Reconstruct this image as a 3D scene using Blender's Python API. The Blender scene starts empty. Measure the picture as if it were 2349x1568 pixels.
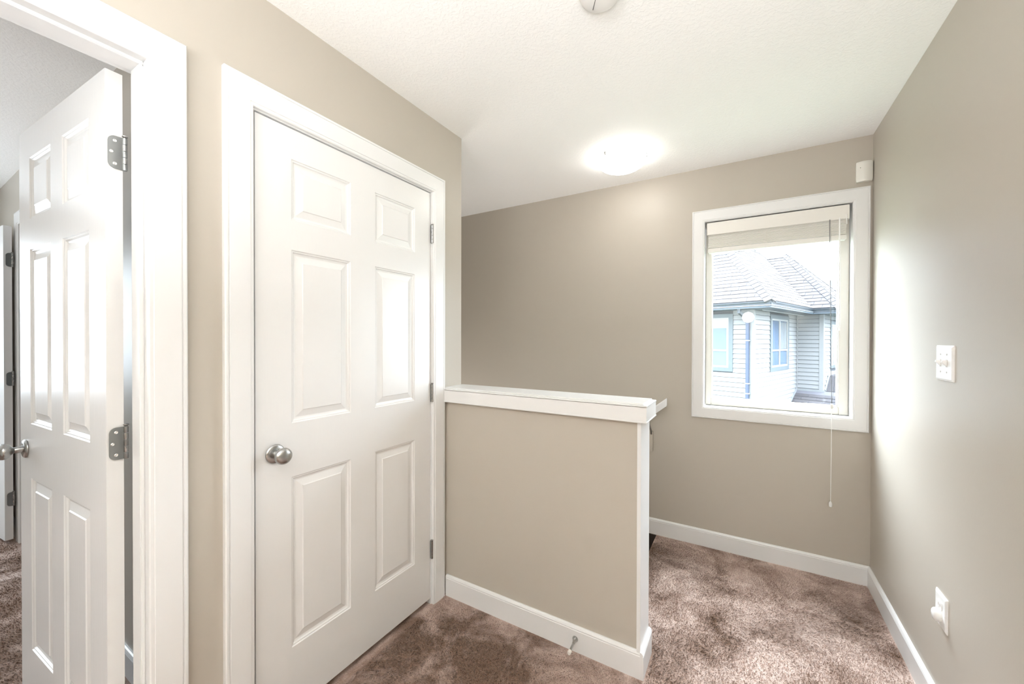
import bpy, bmesh, math, random
import numpy as np
from mathutils import Vector, Matrix

random.seed(4)
SC = bpy.context.scene
COL = SC.collection
R = math.radians

# ---------------------------------------------------------------- camera
F_PX = 895.46
cam_d = bpy.data.cameras.new('camera')
cam_d.sensor_width = 36.0
cam_d.lens = F_PX / 2349 * 36.0
cam_d.clip_start = 0.02
cam = bpy.data.objects.new('camera', cam_d)
COL.objects.link(cam)
yaw, pit, rol = R(30.7668), R(0.3646), R(0.1207)
Fw = Vector((-math.sin(yaw) * math.cos(pit), math.cos(yaw) * math.cos(pit), -math.sin(pit)))
Rt = Vector((math.cos(yaw), math.sin(yaw), 0))
Up = Rt.cross(Fw)
Rt2 = Rt * math.cos(rol) + Up * math.sin(rol)
Up2 = -Rt * math.sin(rol) + Up * math.cos(rol)
M = Matrix((Rt2, Up2, -Fw)).transposed().to_4x4()
M.translation = Vector((0, 0, 1.3324))
cam.matrix_world = M
SC.camera = cam

# ---------------------------------------------------------------- world, lights, exposure
SC.view_settings.view_transform = 'Standard'
SC.view_settings.look = 'None'
SC.view_settings.gamma = 1
SC.view_settings.use_curve_mapping = False
SC.view_settings.exposure = 0.18
SKY = 12.0
CEIL_FILL_BACK = 104
CEIL_FILL = 27
STAIR_FILL = 12.5
BED_FILL = 10
LAMP_ON = 12
GLOBE = 14

w = bpy.data.worlds.new('sky')
SC.world = w
w.use_nodes = True
bg = w.node_tree.nodes['Background']
bg.inputs['Color'].default_value = (0.93, 0.97, 1.0, 1)
# overcast sky: three times brighter overhead than at the horizon
_tc = w.node_tree.nodes.new('ShaderNodeTexCoord')
_sp = w.node_tree.nodes.new('ShaderNodeSeparateXYZ')
_mr = w.node_tree.nodes.new('ShaderNodeMapRange')
_mr.inputs['From Min'].default_value = 0.0
_mr.inputs['From Max'].default_value = 1.0
_mr.inputs['To Min'].default_value = SKY
_mr.inputs['To Max'].default_value = SKY * 3
w.node_tree.links.new(_tc.outputs['Generated'], _sp.inputs[0])
w.node_tree.links.new(_sp.outputs['Z'], _mr.inputs['Value'])
# ... and brighter on the side where the sun stands behind the cloud (beyond the neighbouring house)
_my = w.node_tree.nodes.new('ShaderNodeMapRange')
_my.inputs['From Min'].default_value = -1.0
_my.inputs['From Max'].default_value = 1.0
_my.inputs['To Min'].default_value = 0.5
_my.inputs['To Max'].default_value = 1.5
_mm = w.node_tree.nodes.new('ShaderNodeMath')
_mm.operation = 'MULTIPLY'
w.node_tree.links.new(_sp.outputs['Y'], _my.inputs['Value'])
w.node_tree.links.new(_mr.outputs[0], _mm.inputs[0])
w.node_tree.links.new(_my.outputs[0], _mm.inputs[1])
w.node_tree.links.new(_mm.outputs[0], bg.inputs['Strength'])
SC.cycles.max_bounces = 12
SC.cycles.diffuse_bounces = 8
SC.cycles.transparent_max_bounces = 16
SC.cycles.caustics_reflective = False
SC.cycles.caustics_refractive = False
SC.cycles.sample_clamp_indirect = 10.0


def area_light(name, loc, direction, sx, sy, power, color=(1, 1, 1), portal=False):
    d = bpy.data.lights.new(name, 'AREA')
    d.shape = 'RECTANGLE'
    d.size, d.size_y = sx, sy
    d.energy = power
    d.color = color
    if portal:
        d.cycles.is_portal = True
    o = bpy.data.objects.new(name, d)
    COL.objects.link(o)
    o.location = loc
    o.rotation_euler = Vector(direction).to_track_quat('-Z', 'Y').to_euler()
    return o


area_light('window_portal', (0.14, 2.93, 1.50), (0, -1, 0), 0.74, 1.20, 1, portal=True)
area_light('bedroom_window_portal', (-4.93, -0.75, 1.5), (1, 0, 0), 1.75, 1.25, 1, portal=True)
area_light('ceiling_fill_near', (0.14, -0.22, 1.42), (0, 0, 1), 0.5, 0.5, CEIL_FILL, (0.95, 0.98, 1.0))  # unseen fill added behind the camera to brighten the ceiling
area_light('ceiling_fill_back', (-0.30, -1.7, 1.42), (0, 0, 1), 0.9, 0.9, CEIL_FILL_BACK, (0.95, 0.98, 1.0))  # second added fill, out of view further back, aimed at the ceiling
area_light('stairwell_fill', (-2.5, 2.2, 0.1), (0.25, 0.0, 1), 0.8, 0.8, STAIR_FILL, (1.0, 0.97, 0.93))  # added fill hidden behind the low wall, lifts the ceiling over the stairs
area_light('bedroom_fill', (-3.3, -1.3, 1.0), (0.15, 0.1, 1), 1.2, 1.2, BED_FILL, (1.0, 0.99, 0.97))  # added fill in the unseen part of the bedroom, lifts its ceiling


# ---------------------------------------------------------------- materials
def new_mat(name):
    m = bpy.data.materials.new(name)
    m.use_nodes = True
    nt = m.node_tree
    b = nt.nodes['Principled BSDF']
    return m, nt, b


def N(nt, t, **kw):
    n = nt.nodes.new(t)
    for k, v in kw.items():
        if k.startswith('i_'):
            n.inputs[k[2:].replace('_', ' ')].default_value = v
        else:
            setattr(n, k, v)
    return n


def painted(name, col, rough=0.5, bump=0.0, scale=60, var=0.03, detail=3, dist=0.002, spec=0.5, stretch=None, metal=0.0):
    m, nt, b = new_mat(name)
    tc = N(nt, 'ShaderNodeTexCoord')
    src = tc.outputs['Object']
    if stretch:
        mp = N(nt, 'ShaderNodeMapping')
        mp.inputs['Scale'].default_value = stretch
        nt.links.new(src, mp.inputs['Vector'])
        src = mp.outputs['Vector']
    nz = N(nt, 'ShaderNodeTexNoise')
    nz.inputs['Scale'].default_value = scale
    nz.inputs['Detail'].default_value = detail
    nt.links.new(src, nz.inputs['Vector'])
    big = N(nt, 'ShaderNodeTexNoise')
    big.inputs['Scale'].default_value = 1.7
    nt.links.new(src, big.inputs['Vector'])
    mx = N(nt, 'ShaderNodeMix', data_type='RGBA')
    mx.inputs['A'].default_value = tuple(c * (1 - var) for c in col) + (1,)
    mx.inputs['B'].default_value = tuple(min(1, c * (1 + var)) for c in col) + (1,)
    nt.links.new(big.outputs['Fac'], mx.inputs['Factor'])
    nt.links.new(mx.outputs['Result'], b.inputs['Base Color'])
    b.inputs['Roughness'].default_value = rough
    b.inputs['Specular IOR Level'].default_value = spec
    b.inputs['Metallic'].default_value = metal
    if bump > 0:
        bp = N(nt, 'ShaderNodeBump')
        bp.inputs['Strength'].default_value = bump
        bp.inputs['Distance'].default_value = dist
        nt.links.new(nz.outputs['Fac'], bp.inputs['Height'])
        nt.links.new(bp.outputs['Normal'], b.inputs['Normal'])
    return m


WALL = painted('greige_wall_paint', (0.48, 0.442, 0.384), 0.42, 0.12, 140, 0.01, dist=0.001, spec=0.45)
TRIM = painted('white_trim_paint', (0.775, 0.78, 0.78), 0.3, 0.05, 30, 0.01, dist=0.001)
DOORP = painted('white_door_paint', (0.765, 0.765, 0.76), 0.27, 0.14, 26, 0.01, dist=0.0012, stretch=(5, 5, 0.6))
CEIL = None
VINYL = painted('almond_vinyl', (0.66, 0.63, 0.57), 0.4, 0, var=0.01)
PLASTIC = painted('white_plastic', (0.88, 0.88, 0.87), 0.3, 0, var=0.01)
CREAM = painted('cream_plastic', (0.78, 0.77, 0.72), 0.35, 0, var=0.01)
NICKEL = painted('brushed_nickel', (0.46, 0.46, 0.45), 0.27, 0.08, 300, 0.05, dist=0.0004, metal=1.0)
STEEL = painted('satin_steel', (0.34, 0.35, 0.345), 0.34, 0.05, 300, 0.05, dist=0.0004, metal=1.0)
SCREW = painted('bright_screw', (0.85, 0.85, 0.84), 0.25, 0, metal=1.0)
RUBBER = painted('white_rubber', (0.8, 0.76, 0.71), 0.6)
BLINDM = painted('blind_fauxwood', (0.82, 0.80, 0.76), 0.45, 0.1, 30, 0.03, stretch=(0.6, 8, 8))
CORDG = painted('shaded_cord', (0.16, 0.165, 0.17), 0.7)  # white cord given the dark grey of its shaded side against the sky
STAIR_GAP = painted('stair_gap_shade', (0.03, 0.02, 0.015), 0.6)  # stringer colour holds the darkness of the stair gap
DARK = painted('dark_hole', (0.03, 0.03, 0.03), 0.7)
GROOVE = painted('plate_grey', (0.55, 0.52, 0.48), 0.6)  # grey for the slots and screws on the wall plates
SIDING = painted('pale_vinyl_siding', (0.152, 0.157, 0.165), 0.55, 0.1, 60, 0.05, stretch=(0.5, 0.5, 6))
SIDBACK = painted('siding_lap_shade', (0.03, 0.036, 0.045), 0.7)  # backing painted near black for the shadow lines between siding boards
SIDTRIM = painted('siding_corner_trim', (0.155, 0.160, 0.168), 0.5)
WINTRIM = painted('grey_window_trim', (0.055, 0.070, 0.082), 0.5)
WINWHITE = painted('white_window_vinyl', (0.175, 0.178, 0.18), 0.4)
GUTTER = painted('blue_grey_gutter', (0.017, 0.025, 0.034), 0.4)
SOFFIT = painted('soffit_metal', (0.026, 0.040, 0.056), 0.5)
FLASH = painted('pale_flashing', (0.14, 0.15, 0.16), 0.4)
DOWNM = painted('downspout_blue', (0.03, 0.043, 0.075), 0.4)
CURT = painted('pale_curtain', (0.10, 0.11, 0.12), 0.8, 0.2, 12, 0.2, stretch=(8, 8, 0.3))
ROOFD = painted('roof_underlay', (0.07, 0.07, 0.085), 0.9)


def make_ceiling():
    m, nt, b = new_mat('knockdown_ceiling')
    b.inputs['Base Color'].default_value = (0.93, 0.93, 0.925, 1)
    b.inputs['Roughness'].default_value = 0.75
    tc = N(nt, 'ShaderNodeTexCoord')
    n1 = N(nt, 'ShaderNodeTexNoise')
    n1.inputs['Scale'].default_value = 75
    n1.inputs['Detail'].default_value = 4
    n1.inputs['Distortion'].default_value = 0.6
    v = N(nt, 'ShaderNodeTexVoronoi')
    v.inputs['Scale'].default_value = 95
    nt.links.new(tc.outputs['Object'], n1.inputs['Vector'])
    nt.links.new(tc.outputs['Object'], v.inputs['Vector'])
    r = N(nt, 'ShaderNodeValToRGB')
    r.color_ramp.elements[0].position = 0.46
    r.color_ramp.elements[1].position = 0.58
    nt.links.new(n1.outputs['Fac'], r.inputs['Fac'])
    ad = N(nt, 'ShaderNodeMath', operation='MULTIPLY_ADD')
    ad.inputs[1].default_value = 0.35
    nt.links.new(v.outputs['Distance'], ad.inputs[0])
    nt.links.new(r.outputs['Color'], ad.inputs[2])
    bp = N(nt, 'ShaderNodeBump')
    bp.inputs['Strength'].default_value = 0.22
    bp.inputs['Distance'].default_value = 0.003
    nt.links.new(ad.outputs[0], bp.inputs['Height'])
    nt.links.new(bp.outputs['Normal'], b.inputs['Normal'])
    return m


CEIL = make_ceiling()


def make_carpet(name='taupe_carpet', k=1.0):
    m, nt, b = new_mat(name)
    tc = N(nt, 'ShaderNodeTexCoord')
    geo = N(nt, 'ShaderNodeNewGeometry')
    P = geo.outputs['Position']
    n1 = N(nt, 'ShaderNodeTexNoise')
    n1.inputs['Scale'].default_value = 4.2
    n1.inputs['Detail'].default_value = 7
    n1.inputs['Roughness'].default_value = 0.62
    n1.inputs['Distortion'].default_value = 0.5
    n2 = N(nt, 'ShaderNodeTexNoise')
    n2.inputs['Scale'].default_value = 210
    n2.inputs['Detail'].default_value = 3
    nt.links.new(P, n1.inputs['Vector'])
    nt.links.new(P, n2.inputs['Vector'])
    r = N(nt, 'ShaderNodeValToRGB')
    e = r.color_ramp.elements
    e[0].position = 0.36
    e[0].color = (0.20 * k, 0.115 * k, 0.075 * k, 1)
    e[1].position = 0.66
    e[1].color = (0.74 * k, 0.60 * k, 0.54 * k, 1)
    x = e.new(0.5)
    x.color = (0.47 * k, 0.345 * k, 0.29 * k, 1)
    # large soiled areas; browner tone and shade by the closet put into the colour
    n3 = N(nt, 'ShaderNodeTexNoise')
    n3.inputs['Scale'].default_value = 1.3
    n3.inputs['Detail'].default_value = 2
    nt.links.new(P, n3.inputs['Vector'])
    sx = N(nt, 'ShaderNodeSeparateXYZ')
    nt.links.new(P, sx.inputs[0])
    closet_shade = N(nt, 'ShaderNodeMapRange', interpolation_type='SMOOTHSTEP')
    closet_shade.inputs['From Min'].default_value = -0.75
    closet_shade.inputs['From Max'].default_value = -0.25
    closet_shade.inputs['To Min'].default_value = -0.085
    closet_shade.inputs['To Max'].default_value = 0.045
    nt.links.new(sx.outputs['X'], closet_shade.inputs['Value'])
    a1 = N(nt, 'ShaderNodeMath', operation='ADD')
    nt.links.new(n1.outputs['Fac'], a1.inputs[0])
    nt.links.new(closet_shade.outputs[0], a1.inputs[1])
    a2 = N(nt, 'ShaderNodeMath', operation='MULTIPLY_ADD')
    a2.inputs[1].default_value = 0.25
    nt.links.new(n3.outputs['Fac'], a2.inputs[0])
    a3 = N(nt, 'ShaderNodeMath', operation='SUBTRACT')
    a3.inputs[1].default_value = 0.125
    nt.links.new(a1.outputs[0], a2.inputs[2])
    nt.links.new(a2.outputs[0], a3.inputs[0])
    nt.links.new(a3.outputs[0], r.inputs['Fac'])
    mx = N(nt, 'ShaderNodeMix', data_type='RGBA', blend_type='MULTIPLY')
    mx.inputs['Factor'].default_value = 0.42
    r2 = N(nt, 'ShaderNodeValToRGB')
    r2.color_ramp.elements[0].position = 0.3
    r2.color_ramp.elements[0].color = (0.45, 0.43, 0.42, 1)
    r2.color_ramp.elements[1].position = 0.62
    r2.color_ramp.elements[1].color = (1.15, 1.15, 1.15, 1)
    nt.links.new(n2.outputs['Fac'], r2.inputs['Fac'])
    nt.links.new(r.outputs['Color'], mx.inputs['A'])
    nt.links.new(r2.outputs['Color'], mx.inputs['B'])
    nt.links.new(mx.outputs['Result'], b.inputs['Base Color'])
    b.inputs['Roughness'].default_value = 0.95
    b.inputs['Specular IOR Level'].default_value = 0.1
    b.inputs['Sheen Weight'].default_value = 0.25
    bp = N(nt, 'ShaderNodeBump')
    bp.inputs['Strength'].default_value = 0.8
    bp.inputs['Distance'].default_value = 0.006
    nt.links.new(n2.outputs['Fac'], bp.inputs['Height'])
    nt.links.new(bp.outputs['Normal'], b.inputs['Normal'])
    return m


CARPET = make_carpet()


def make_glass(name='window_glass', tint=(0.93, 0.97, 1.0)):
    m = bpy.data.materials.new(name)
    m.use_nodes = True
    nt = m.node_tree
    nt.nodes.clear()
    out = N(nt, 'ShaderNodeOutputMaterial')
    tr = N(nt, 'ShaderNodeBsdfTransparent')
    tr.inputs['Color'].default_value = tint + (1,)
    gl = N(nt, 'ShaderNodeBsdfGlossy')
    gl.inputs['Roughness'].default_value = 0.0
    fr = N(nt, 'ShaderNodeFresnel')
    geo = N(nt, 'ShaderNodeNewGeometry')
    mr = N(nt, 'ShaderNodeMapRange')       # same Fresnel curve on both faces of the thin pane
    mr.inputs['To Min'].default_value = 1.45
    mr.inputs['To Max'].default_value = 1 / 1.45
    nt.links.new(geo.outputs['Backfacing'], mr.inputs['Value'])
    nt.links.new(mr.outputs[0], fr.inputs['IOR'])
    mx = N(nt, 'ShaderNodeMixShader')
    nt.links.new(fr.outputs[0], mx.inputs[0])
    nt.links.new(tr.outputs[0], mx.inputs[1])
    nt.links.new(gl.outputs[0], mx.inputs[2])
    nt.links.new(mx.outputs[0], out.inputs[0])
    return m


GLASS = make_glass()


def dark_pane(name, col):
    m, nt, b = new_mat(name)
    tc = N(nt, 'ShaderNodeTexCoord')
    n = N(nt, 'ShaderNodeTexNoise')
    n.inputs['Scale'].default_value = 1.6
    nt.links.new(tc.outputs['Object'], n.inputs['Vector'])
    mx = N(nt, 'ShaderNodeMix', data_type='RGBA')
    mx.inputs['A'].default_value = tuple(c * 0.7 for c in col) + (1,)
    mx.inputs['B'].default_value = tuple(c * 1.3 for c in col) + (1,)
    nt.links.new(n.outputs['Fac'], mx.inputs['Factor'])
    nt.links.new(mx.outputs['Result'], b.inputs['Base Color'])
    b.inputs['Roughness'].default_value = 0.06
    return m


PANE_GREEN = dark_pane('reflective_pane', (0.07, 0.10, 0.11))
PANE_BLUE = dark_pane('blue_pane', (0.05, 0.075, 0.12))


def emis(name, col, s, base=(0.9, 0.9, 0.88)):
    m, nt, b = new_mat(name)
    b.inputs['Base Color'].default_value = base + (1,)
    b.inputs['Roughness'].default_value = 0.3
    b.inputs['Emission Color'].default_value = col + (1,)
    b.inputs['Emission Strength'].default_value = s
    return m


GLASS_ON = emis('lit_opal_glass', (1.0, 0.97, 0.92), LAMP_ON)
ALARM = painted('alarm_plastic', (0.80, 0.79, 0.775), 0.35)
GLOBEM = emis('lit_globe', (1.0, 0.95, 0.88), GLOBE)


def shingle_mat():
    m, nt, b = new_mat('roof_shingle')
    oi = N(nt, 'ShaderNodeObjectInfo')
    r = N(nt, 'ShaderNodeValToRGB')
    r.color_ramp.elements[0].color = (0.038, 0.036, 0.042, 1)
    r.color_ramp.elements[1].color = (0.052, 0.049, 0.054, 1)
    nt.links.new(oi.outputs['Random'], r.inputs['Fac'])
    tc = N(nt, 'ShaderNodeTexCoord')
    n = N(nt, 'ShaderNodeTexNoise')
    n.inputs['Scale'].default_value = 40
    n.inputs['Detail'].default_value = 4
    nt.links.new(tc.outputs['Object'], n.inputs['Vector'])
    mx = N(nt, 'ShaderNodeMix', data_type='RGBA', blend_type='MULTIPLY')
    mx.inputs['Factor'].default_value = 0.3
    nt.links.new(r.outputs['Color'], mx.inputs['A'])
    nt.links.new(n.outputs['Fac'], mx.inputs['B'])
    nt.links.new(mx.outputs['Result'], b.inputs['Base Color'])
    b.inputs['Roughness'].default_value = 0.9
    return m


SHINGLE = shingle_mat()


# ---------------------------------------------------------------- mesh helpers
WORLD_BUILT = set()


class MB:
    def __init__(s, tf=None):
        s.v, s.f, s.tf = [], [], tf

    def add(s, vs, fs):
        n = len(s.v)
        s.v += [Vector(v) for v in vs]
        s.f += [tuple(i + n for i in f) for f in fs]

    def box(s, x0, x1, y0, y1, z0, z1):
        s.add([(x0, y0, z0), (x1, y0, z0), (x1, y1, z0), (x0, y1, z0), (x0, y0, z1), (x1, y0, z1), (x1, y1, z1), (x0, y1, z1)],
              [(0, 3, 2, 1), (4, 5, 6, 7), (0, 1, 5, 4), (1, 2, 6, 5), (2, 3, 7, 6), (3, 0, 4, 7)])
        return s

    def prism(s, pts, fn, a, b):
        """pts: closed 2D outline; fn(p, q, t) -> xyz; extruded t = a..b"""
        n = len(pts)
        s.add([fn(p, q, a) for p, q in pts] + [fn(p, q, b) for p, q in pts],
              [tuple(range(n))[::-1], tuple(range(n, 2 * n))] + [(i, (i + 1) % n, n + (i + 1) % n, n + i) for i in range(n)])
        return s

    def tube(s, pts, r, n=8, cap=True):
        pts = [Vector(p) for p in pts]
        rs = r if isinstance(r, (list, tuple)) else [r] * len(pts)
        rings = []
        for i, p in enumerate(pts):
            d = (pts[min(i + 1, len(pts) - 1)] - pts[max(i - 1, 0)]).normalized()
            a = d.orthogonal().normalized() if i == 0 else (rings[-1][1] - d * rings[-1][1].dot(d)).normalized()
            rings.append((p, a, d.cross(a)))
        vs = [p + (a * math.cos(2 * math.pi * k / n) + b * math.sin(2 * math.pi * k / n)) * rr for (p, a, b), rr in zip(rings, rs) for k in range(n)]
        fs = [(i * n + k, i * n + (k + 1) % n, (i + 1) * n + (k + 1) % n, (i + 1) * n + k) for i in range(len(pts) - 1) for k in range(n)]
        if cap:
            fs += [tuple(range(n))[::-1], tuple(range((len(pts) - 1) * n, len(pts) * n))]
        s.add(vs, fs)
        return s

    def lathe(s, prof, origin, axis, n=32):
        """prof: [(radius, along)]"""
        axis = Vector(axis).normalized()
        a = axis.orthogonal().normalized()
        b = axis.cross(a)
        o = Vector(origin)
        vs = [o + axis * h + (a * math.cos(2 * math.pi * k / n) + b * math.sin(2 * math.pi * k / n)) * r for r, h in prof for k in range(n)]
        fs = [(i * n + k, i * n + (k + 1) % n, (i + 1) * n + (k + 1) % n, (i + 1) * n + k) for i in range(len(prof) - 1) for k in range(n)]
        fs += [tuple(range(n))[::-1], tuple(range((len(prof) - 1) * n, len(prof) * n))]
        s.add(vs, fs)
        return s

    def build(s, name, mat, parent=None, smooth=False, bevel=0):
        me = bpy.data.meshes.new(name)
        vs = [s.tf @ v for v in s.v] if s.tf else s.v
        top = parent
        while top is not None and top.parent is not None:
            top = top.parent
        if top is not None and top.name in WORLD_BUILT:      # parts given in world coordinates
            vs = [v - top.location for v in vs]
        me.from_pydata([tuple(v) for v in vs], [], s.f)
        me.materials.append(mat)
        bm = bmesh.new()
        bm.from_mesh(me)
        bmesh.ops.remove_doubles(bm, verts=bm.verts, dist=1e-6)
        bmesh.ops.recalc_face_normals(bm, faces=bm.faces)
        if bevel:
            bmesh.ops.bevel(bm, geom=[e for e in bm.edges if len(e.link_faces) == 2 and e.calc_face_angle() > 0.6], offset=bevel, segments=2, affect='EDGES')
        bm.to_mesh(me)
        bm.free()
        if smooth:
            me.polygons.foreach_set('use_smooth', [True] * len(me.polygons))
            me.set_sharp_from_angle(angle=R(38))
        o = bpy.data.objects.new(name, me)
        COL.objects.link(o)
        if parent is not None:
            o.parent = parent
        return o


def tag(o, label=None, cat=None, group=None, kind=None):
    if label: o['label'] = label
    if cat: o['category'] = cat
    if group: o['group'] = group
    if kind: o['kind'] = kind
    return o


def empty(name, loc=(0, 0, 0), rz=0, parent=None):
    o = bpy.data.objects.new(name, None)
    o.empty_display_size = 0.05
    COL.objects.link(o)
    o.location = loc
    o.rotation_euler = (0, 0, rz)
    if parent is not None:
        o.parent = parent
    return o


def inv_of(root):
    """world -> root-local matrix for a root with only location and z rotation"""
    return (Matrix.Translation(root.location) @ root.rotation_euler.to_matrix().to_4x4()).inverted()


# ---------------------------------------------------------------- room dimensions
H = 2.44
XA, XD, YC = -1.349, 0.591, 2.806
XA2 = XA - 0.115
YB, YE = 1.5775, 1.715            # low wall front and back (back is flush with the end of the left wall)
YR = 0.55                         # bedroom side wall
XL = -5.0
YBACK = -2.9
HB = 0.107

# floor (carpet) ---------------------------------------------------
fl = MB()
fl.box(XA2, XD + 0.1, YBACK, YE, -0.25, 0)
fl.box(-0.51, XD + 0.1, YE, YC, -0.25, 0)
fl.box(XL, XA2, YBACK, YE - 0.1, -0.25, 0)
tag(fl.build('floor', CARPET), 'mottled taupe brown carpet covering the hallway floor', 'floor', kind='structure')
tag(MB().box(XL - 0.3, XD + 0.3, YBACK - 0.3, YC + 0.15, H, H + 0.12).build('ceiling', CEIL), 'white textured ceiling over the hallway and stairs', 'ceiling', kind='structure')

# walls ------------------------------------------------------------
DZ = 2.065                         # door opening heights
dA0, dA1 = 0.650, 1.474            # closet door clear opening (y)
dL0, dL1 = -0.372, 0.392           # bedroom door clear opening
JT = 0.018


def wall_holes(fn, a0, a1, b0, b1, holes):
    """wall slab in (a, z) with rectangular holes; fn(m, a0, a1, z0, z1) adds a box"""
    xs = sorted({a0, a1} | {h[0] for h in holes} | {h[1] for h in holes})
    for p, q in zip(xs, xs[1:]):
        zs = [b0]
        cur = [h for h in holes if h[0] <= p + 1e-6 and h[1] >= q - 1e-6]
        z = b0
        for h in sorted(cur, key=lambda h: h[2]):
            if h[2] > z + 1e-6:
                fn(p, q, z, h[2])
            z = h[3]
        if z < b1 - 1e-6:
            fn(p, q, z, b1)


m = MB()
wall_holes(lambda p, q, z0, z1: m.box(XA2, XA, p, q, z0, z1), YBACK, YE, 0, H, [(dL0 - JT, dL1 + JT, 0, DZ + JT), (dA0 - JT, dA1 + JT, 0, DZ + JT)])
tag(m.build('wall_left', WALL), 'greige painted wall holding the two white panel doors', 'wall', kind='structure')

WX0, WX1, WZ0, WZ1 = -0.222, 0.508, 0.905, 2.090   # window clear opening
m = MB()
wall_holes(lambda p, q, z0, z1: m.box(p, q, YC, YC + 0.15, z0, z1), XL, XD + 0.11, -2.7, H + 0.12, [(WX0 - 0.015, WX1 + 0.015, WZ0 - 0.015, WZ1 + 0.015)])
tag(m.build('wall_back', WALL), 'greige wall behind the stairwell with the white framed window', 'wall', kind='structure')
tag(MB().box(XD, XD + 0.11, YBACK, YC, -0.25, H + 0.12).build('wall_right', WALL), 'bright greige wall carrying the double switch and the outlet', 'wall', kind='structure')
tag(MB().box(XA, -0.360, YB, YE, 0, 1.015).build('wall_low', WALL), 'waist-high greige stair wall with white cap and end board', 'wall', kind='structure')
m = MB()
m.box(XL, XA2, YE - 0.115, YE, -0.02, H)
m.box(XL, -0.51, YE - 0.115, YE - 0.002, -2.7, -0.25)
tag(m.build('wall_stairwell', WALL), 'greige stairwell wall on the closet side', 'wall', kind='structure')
tag(MB().box(XA2, XD + 0.11, YBACK - 0.1, YBACK, -0.25, H + 0.1).build('wall_front', WALL), 'greige wall at the near end of the hallway', 'wall', kind='structure')
tag(MB().box(XL - 0.1, XL, YE, YC + 0.15, -2.7, H + 0.1).build('wall_stair_end', WALL), 'greige wall at the foot of the stairwell', 'wall', kind='structure')
cx0, cx1 = -4.04, -3.28
m = MB()
wall_holes(lambda p, q, z0, z1: m.box(p, q, YR, YR + 0.075, z0, z1), XL, XA2, 0, H, [(cx0 - JT, cx1 + JT, 0, DZ + JT)])
tag(m.build('wall_bedroom_side', WALL), 'shaded greige bedroom wall behind the open door', 'wall', kind='structure')
m = MB()
wall_holes(lambda p, q, z0, z1: m.box(XL - 0.12, XL, p, q, z0, z1), YBACK, YE, -0.25, H + 0.1, [(-1.6, 0.1, 0.9, 2.1)])
tag(m.build('wall_bedroom_far', WALL), 'greige far wall of the bedroom', 'wall', kind='structure')
tag(MB().box(XL - 0.1, XA2, YBACK - 0.1, YBACK, -0.25, H + 0.1).build('wall_bedroom_near', WALL), 'greige near wall of the bedroom', 'wall', kind='structure')


# moulding sweeps --------------------------------------------------
CAS = [(0, 0), (0, 0.011), (0.003, 0.014), (0.010, 0.014), (0.0115, 0.0165), (0.069, 0.018), (0.0705, 0.0145), (0.0725, 0.0145), (0.074, 0.018), (0.080, 0.018), (0.083, 0.015), (0.083, 0)]


def casing(fn, a0, a1, b0, b1, parent, closed=False, prof=CAS, name='casing', mat=None):
    """mitred boards round the opening a0..a1 x b0..b1; fn(a, b, t) -> xyz, t = proud of wall"""
    mat = mat or TRIM
    def seg(p0, p1):
        m = MB()
        n = len(prof)
        m.add([fn(*p0(w), t) for w, t in prof] + [fn(*p1(w), t) for w, t in prof],
              [tuple(range(n)), tuple(range(n, 2 * n))[::-1]] + [(i, (i + 1) % n, n + (i + 1) % n, n + i) for i in range(n)])
        return m.build(name, mat, parent)
    bl = (lambda w: (a0 - w, b0 - w)) if closed else (lambda w: (a0 - w, b0))
    br = (lambda w: (a1 + w, b0 - w)) if closed else (lambda w: (a1 + w, b0))
    tl = lambda w: (a0 - w, b1 + w)
    tr = lambda w: (a1 + w, b1 + w)
    seg(bl, tl); seg(tl, tr); seg(tr, br)
    if closed:
        seg(br, bl)


BASE = [(0, 0), (0.013, 0), (0.013, HB - 0.017), (0.0115, HB - 0.015), (0.0115, HB - 0.012), (0.013, HB - 0.010), (0.009, HB - 0.003), (0.005, HB), (0, HB)]


def baseboard(name, p0, p1, normal, label):
    """straight baseboard from p0 to p1 (xy) at floor level, proud along normal"""
    p0, p1, n = Vector((*p0, 0)), Vector((*p1, 0)), Vector((*normal, 0))
    L = (p1 - p0).length
    d = (p1 - p0) / L
    m = MB().prism(BASE, lambda p, q, t: p0 + d * t + n * p + Vector((0, 0, q)), 0, L)
    return tag(m.build(name, TRIM), label, 'baseboard', kind='structure')


baseboard('baseboard_back', (XD, YC), (-0.60, YC), (0, -1), 'white baseboard under the window beside the stairs')
baseboard('baseboard_right', (XD, YBACK), (XD, YC), (-1, 0), 'white baseboard running along the bright right wall')
baseboard('baseboard_left', (XA, 0.475), (XA, 0.565), (1, 0), 'short white baseboard between the two doors')
baseboard('baseboard_bedroom', (XA2, YR), (cx1 + 0.09, YR), (0, -1), 'white baseboard seen behind the open bedroom door')
baseboard('baseboard_closet', (cx0 - 0.09, YR), (XL, YR), (0, -1), 'white baseboard beyond the far bedroom door')
# low wall baseboard with returned end
m = MB()
m.prism(BASE, lambda p, q, t: Vector((t, YB - p, q)), XA + 0.018, -0.3455)
m.prism(BASE, lambda p, q, t: Vector((-0.3455 + p, t, q)), YB - 0.0125, YE + 0.013)
tag(m.build('baseboard_low', TRIM), 'white baseboard wrapping the low stair wall', 'baseboard', kind='structure')
tag(MB().box(-0.360, -0.3455, YB - 0.010, YE + 0.012, 0, 1.015).build('trim_1', TRIM, bevel=0.0015), 'white vertical end board on the low stair wall', 'trim', kind='structure')

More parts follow.
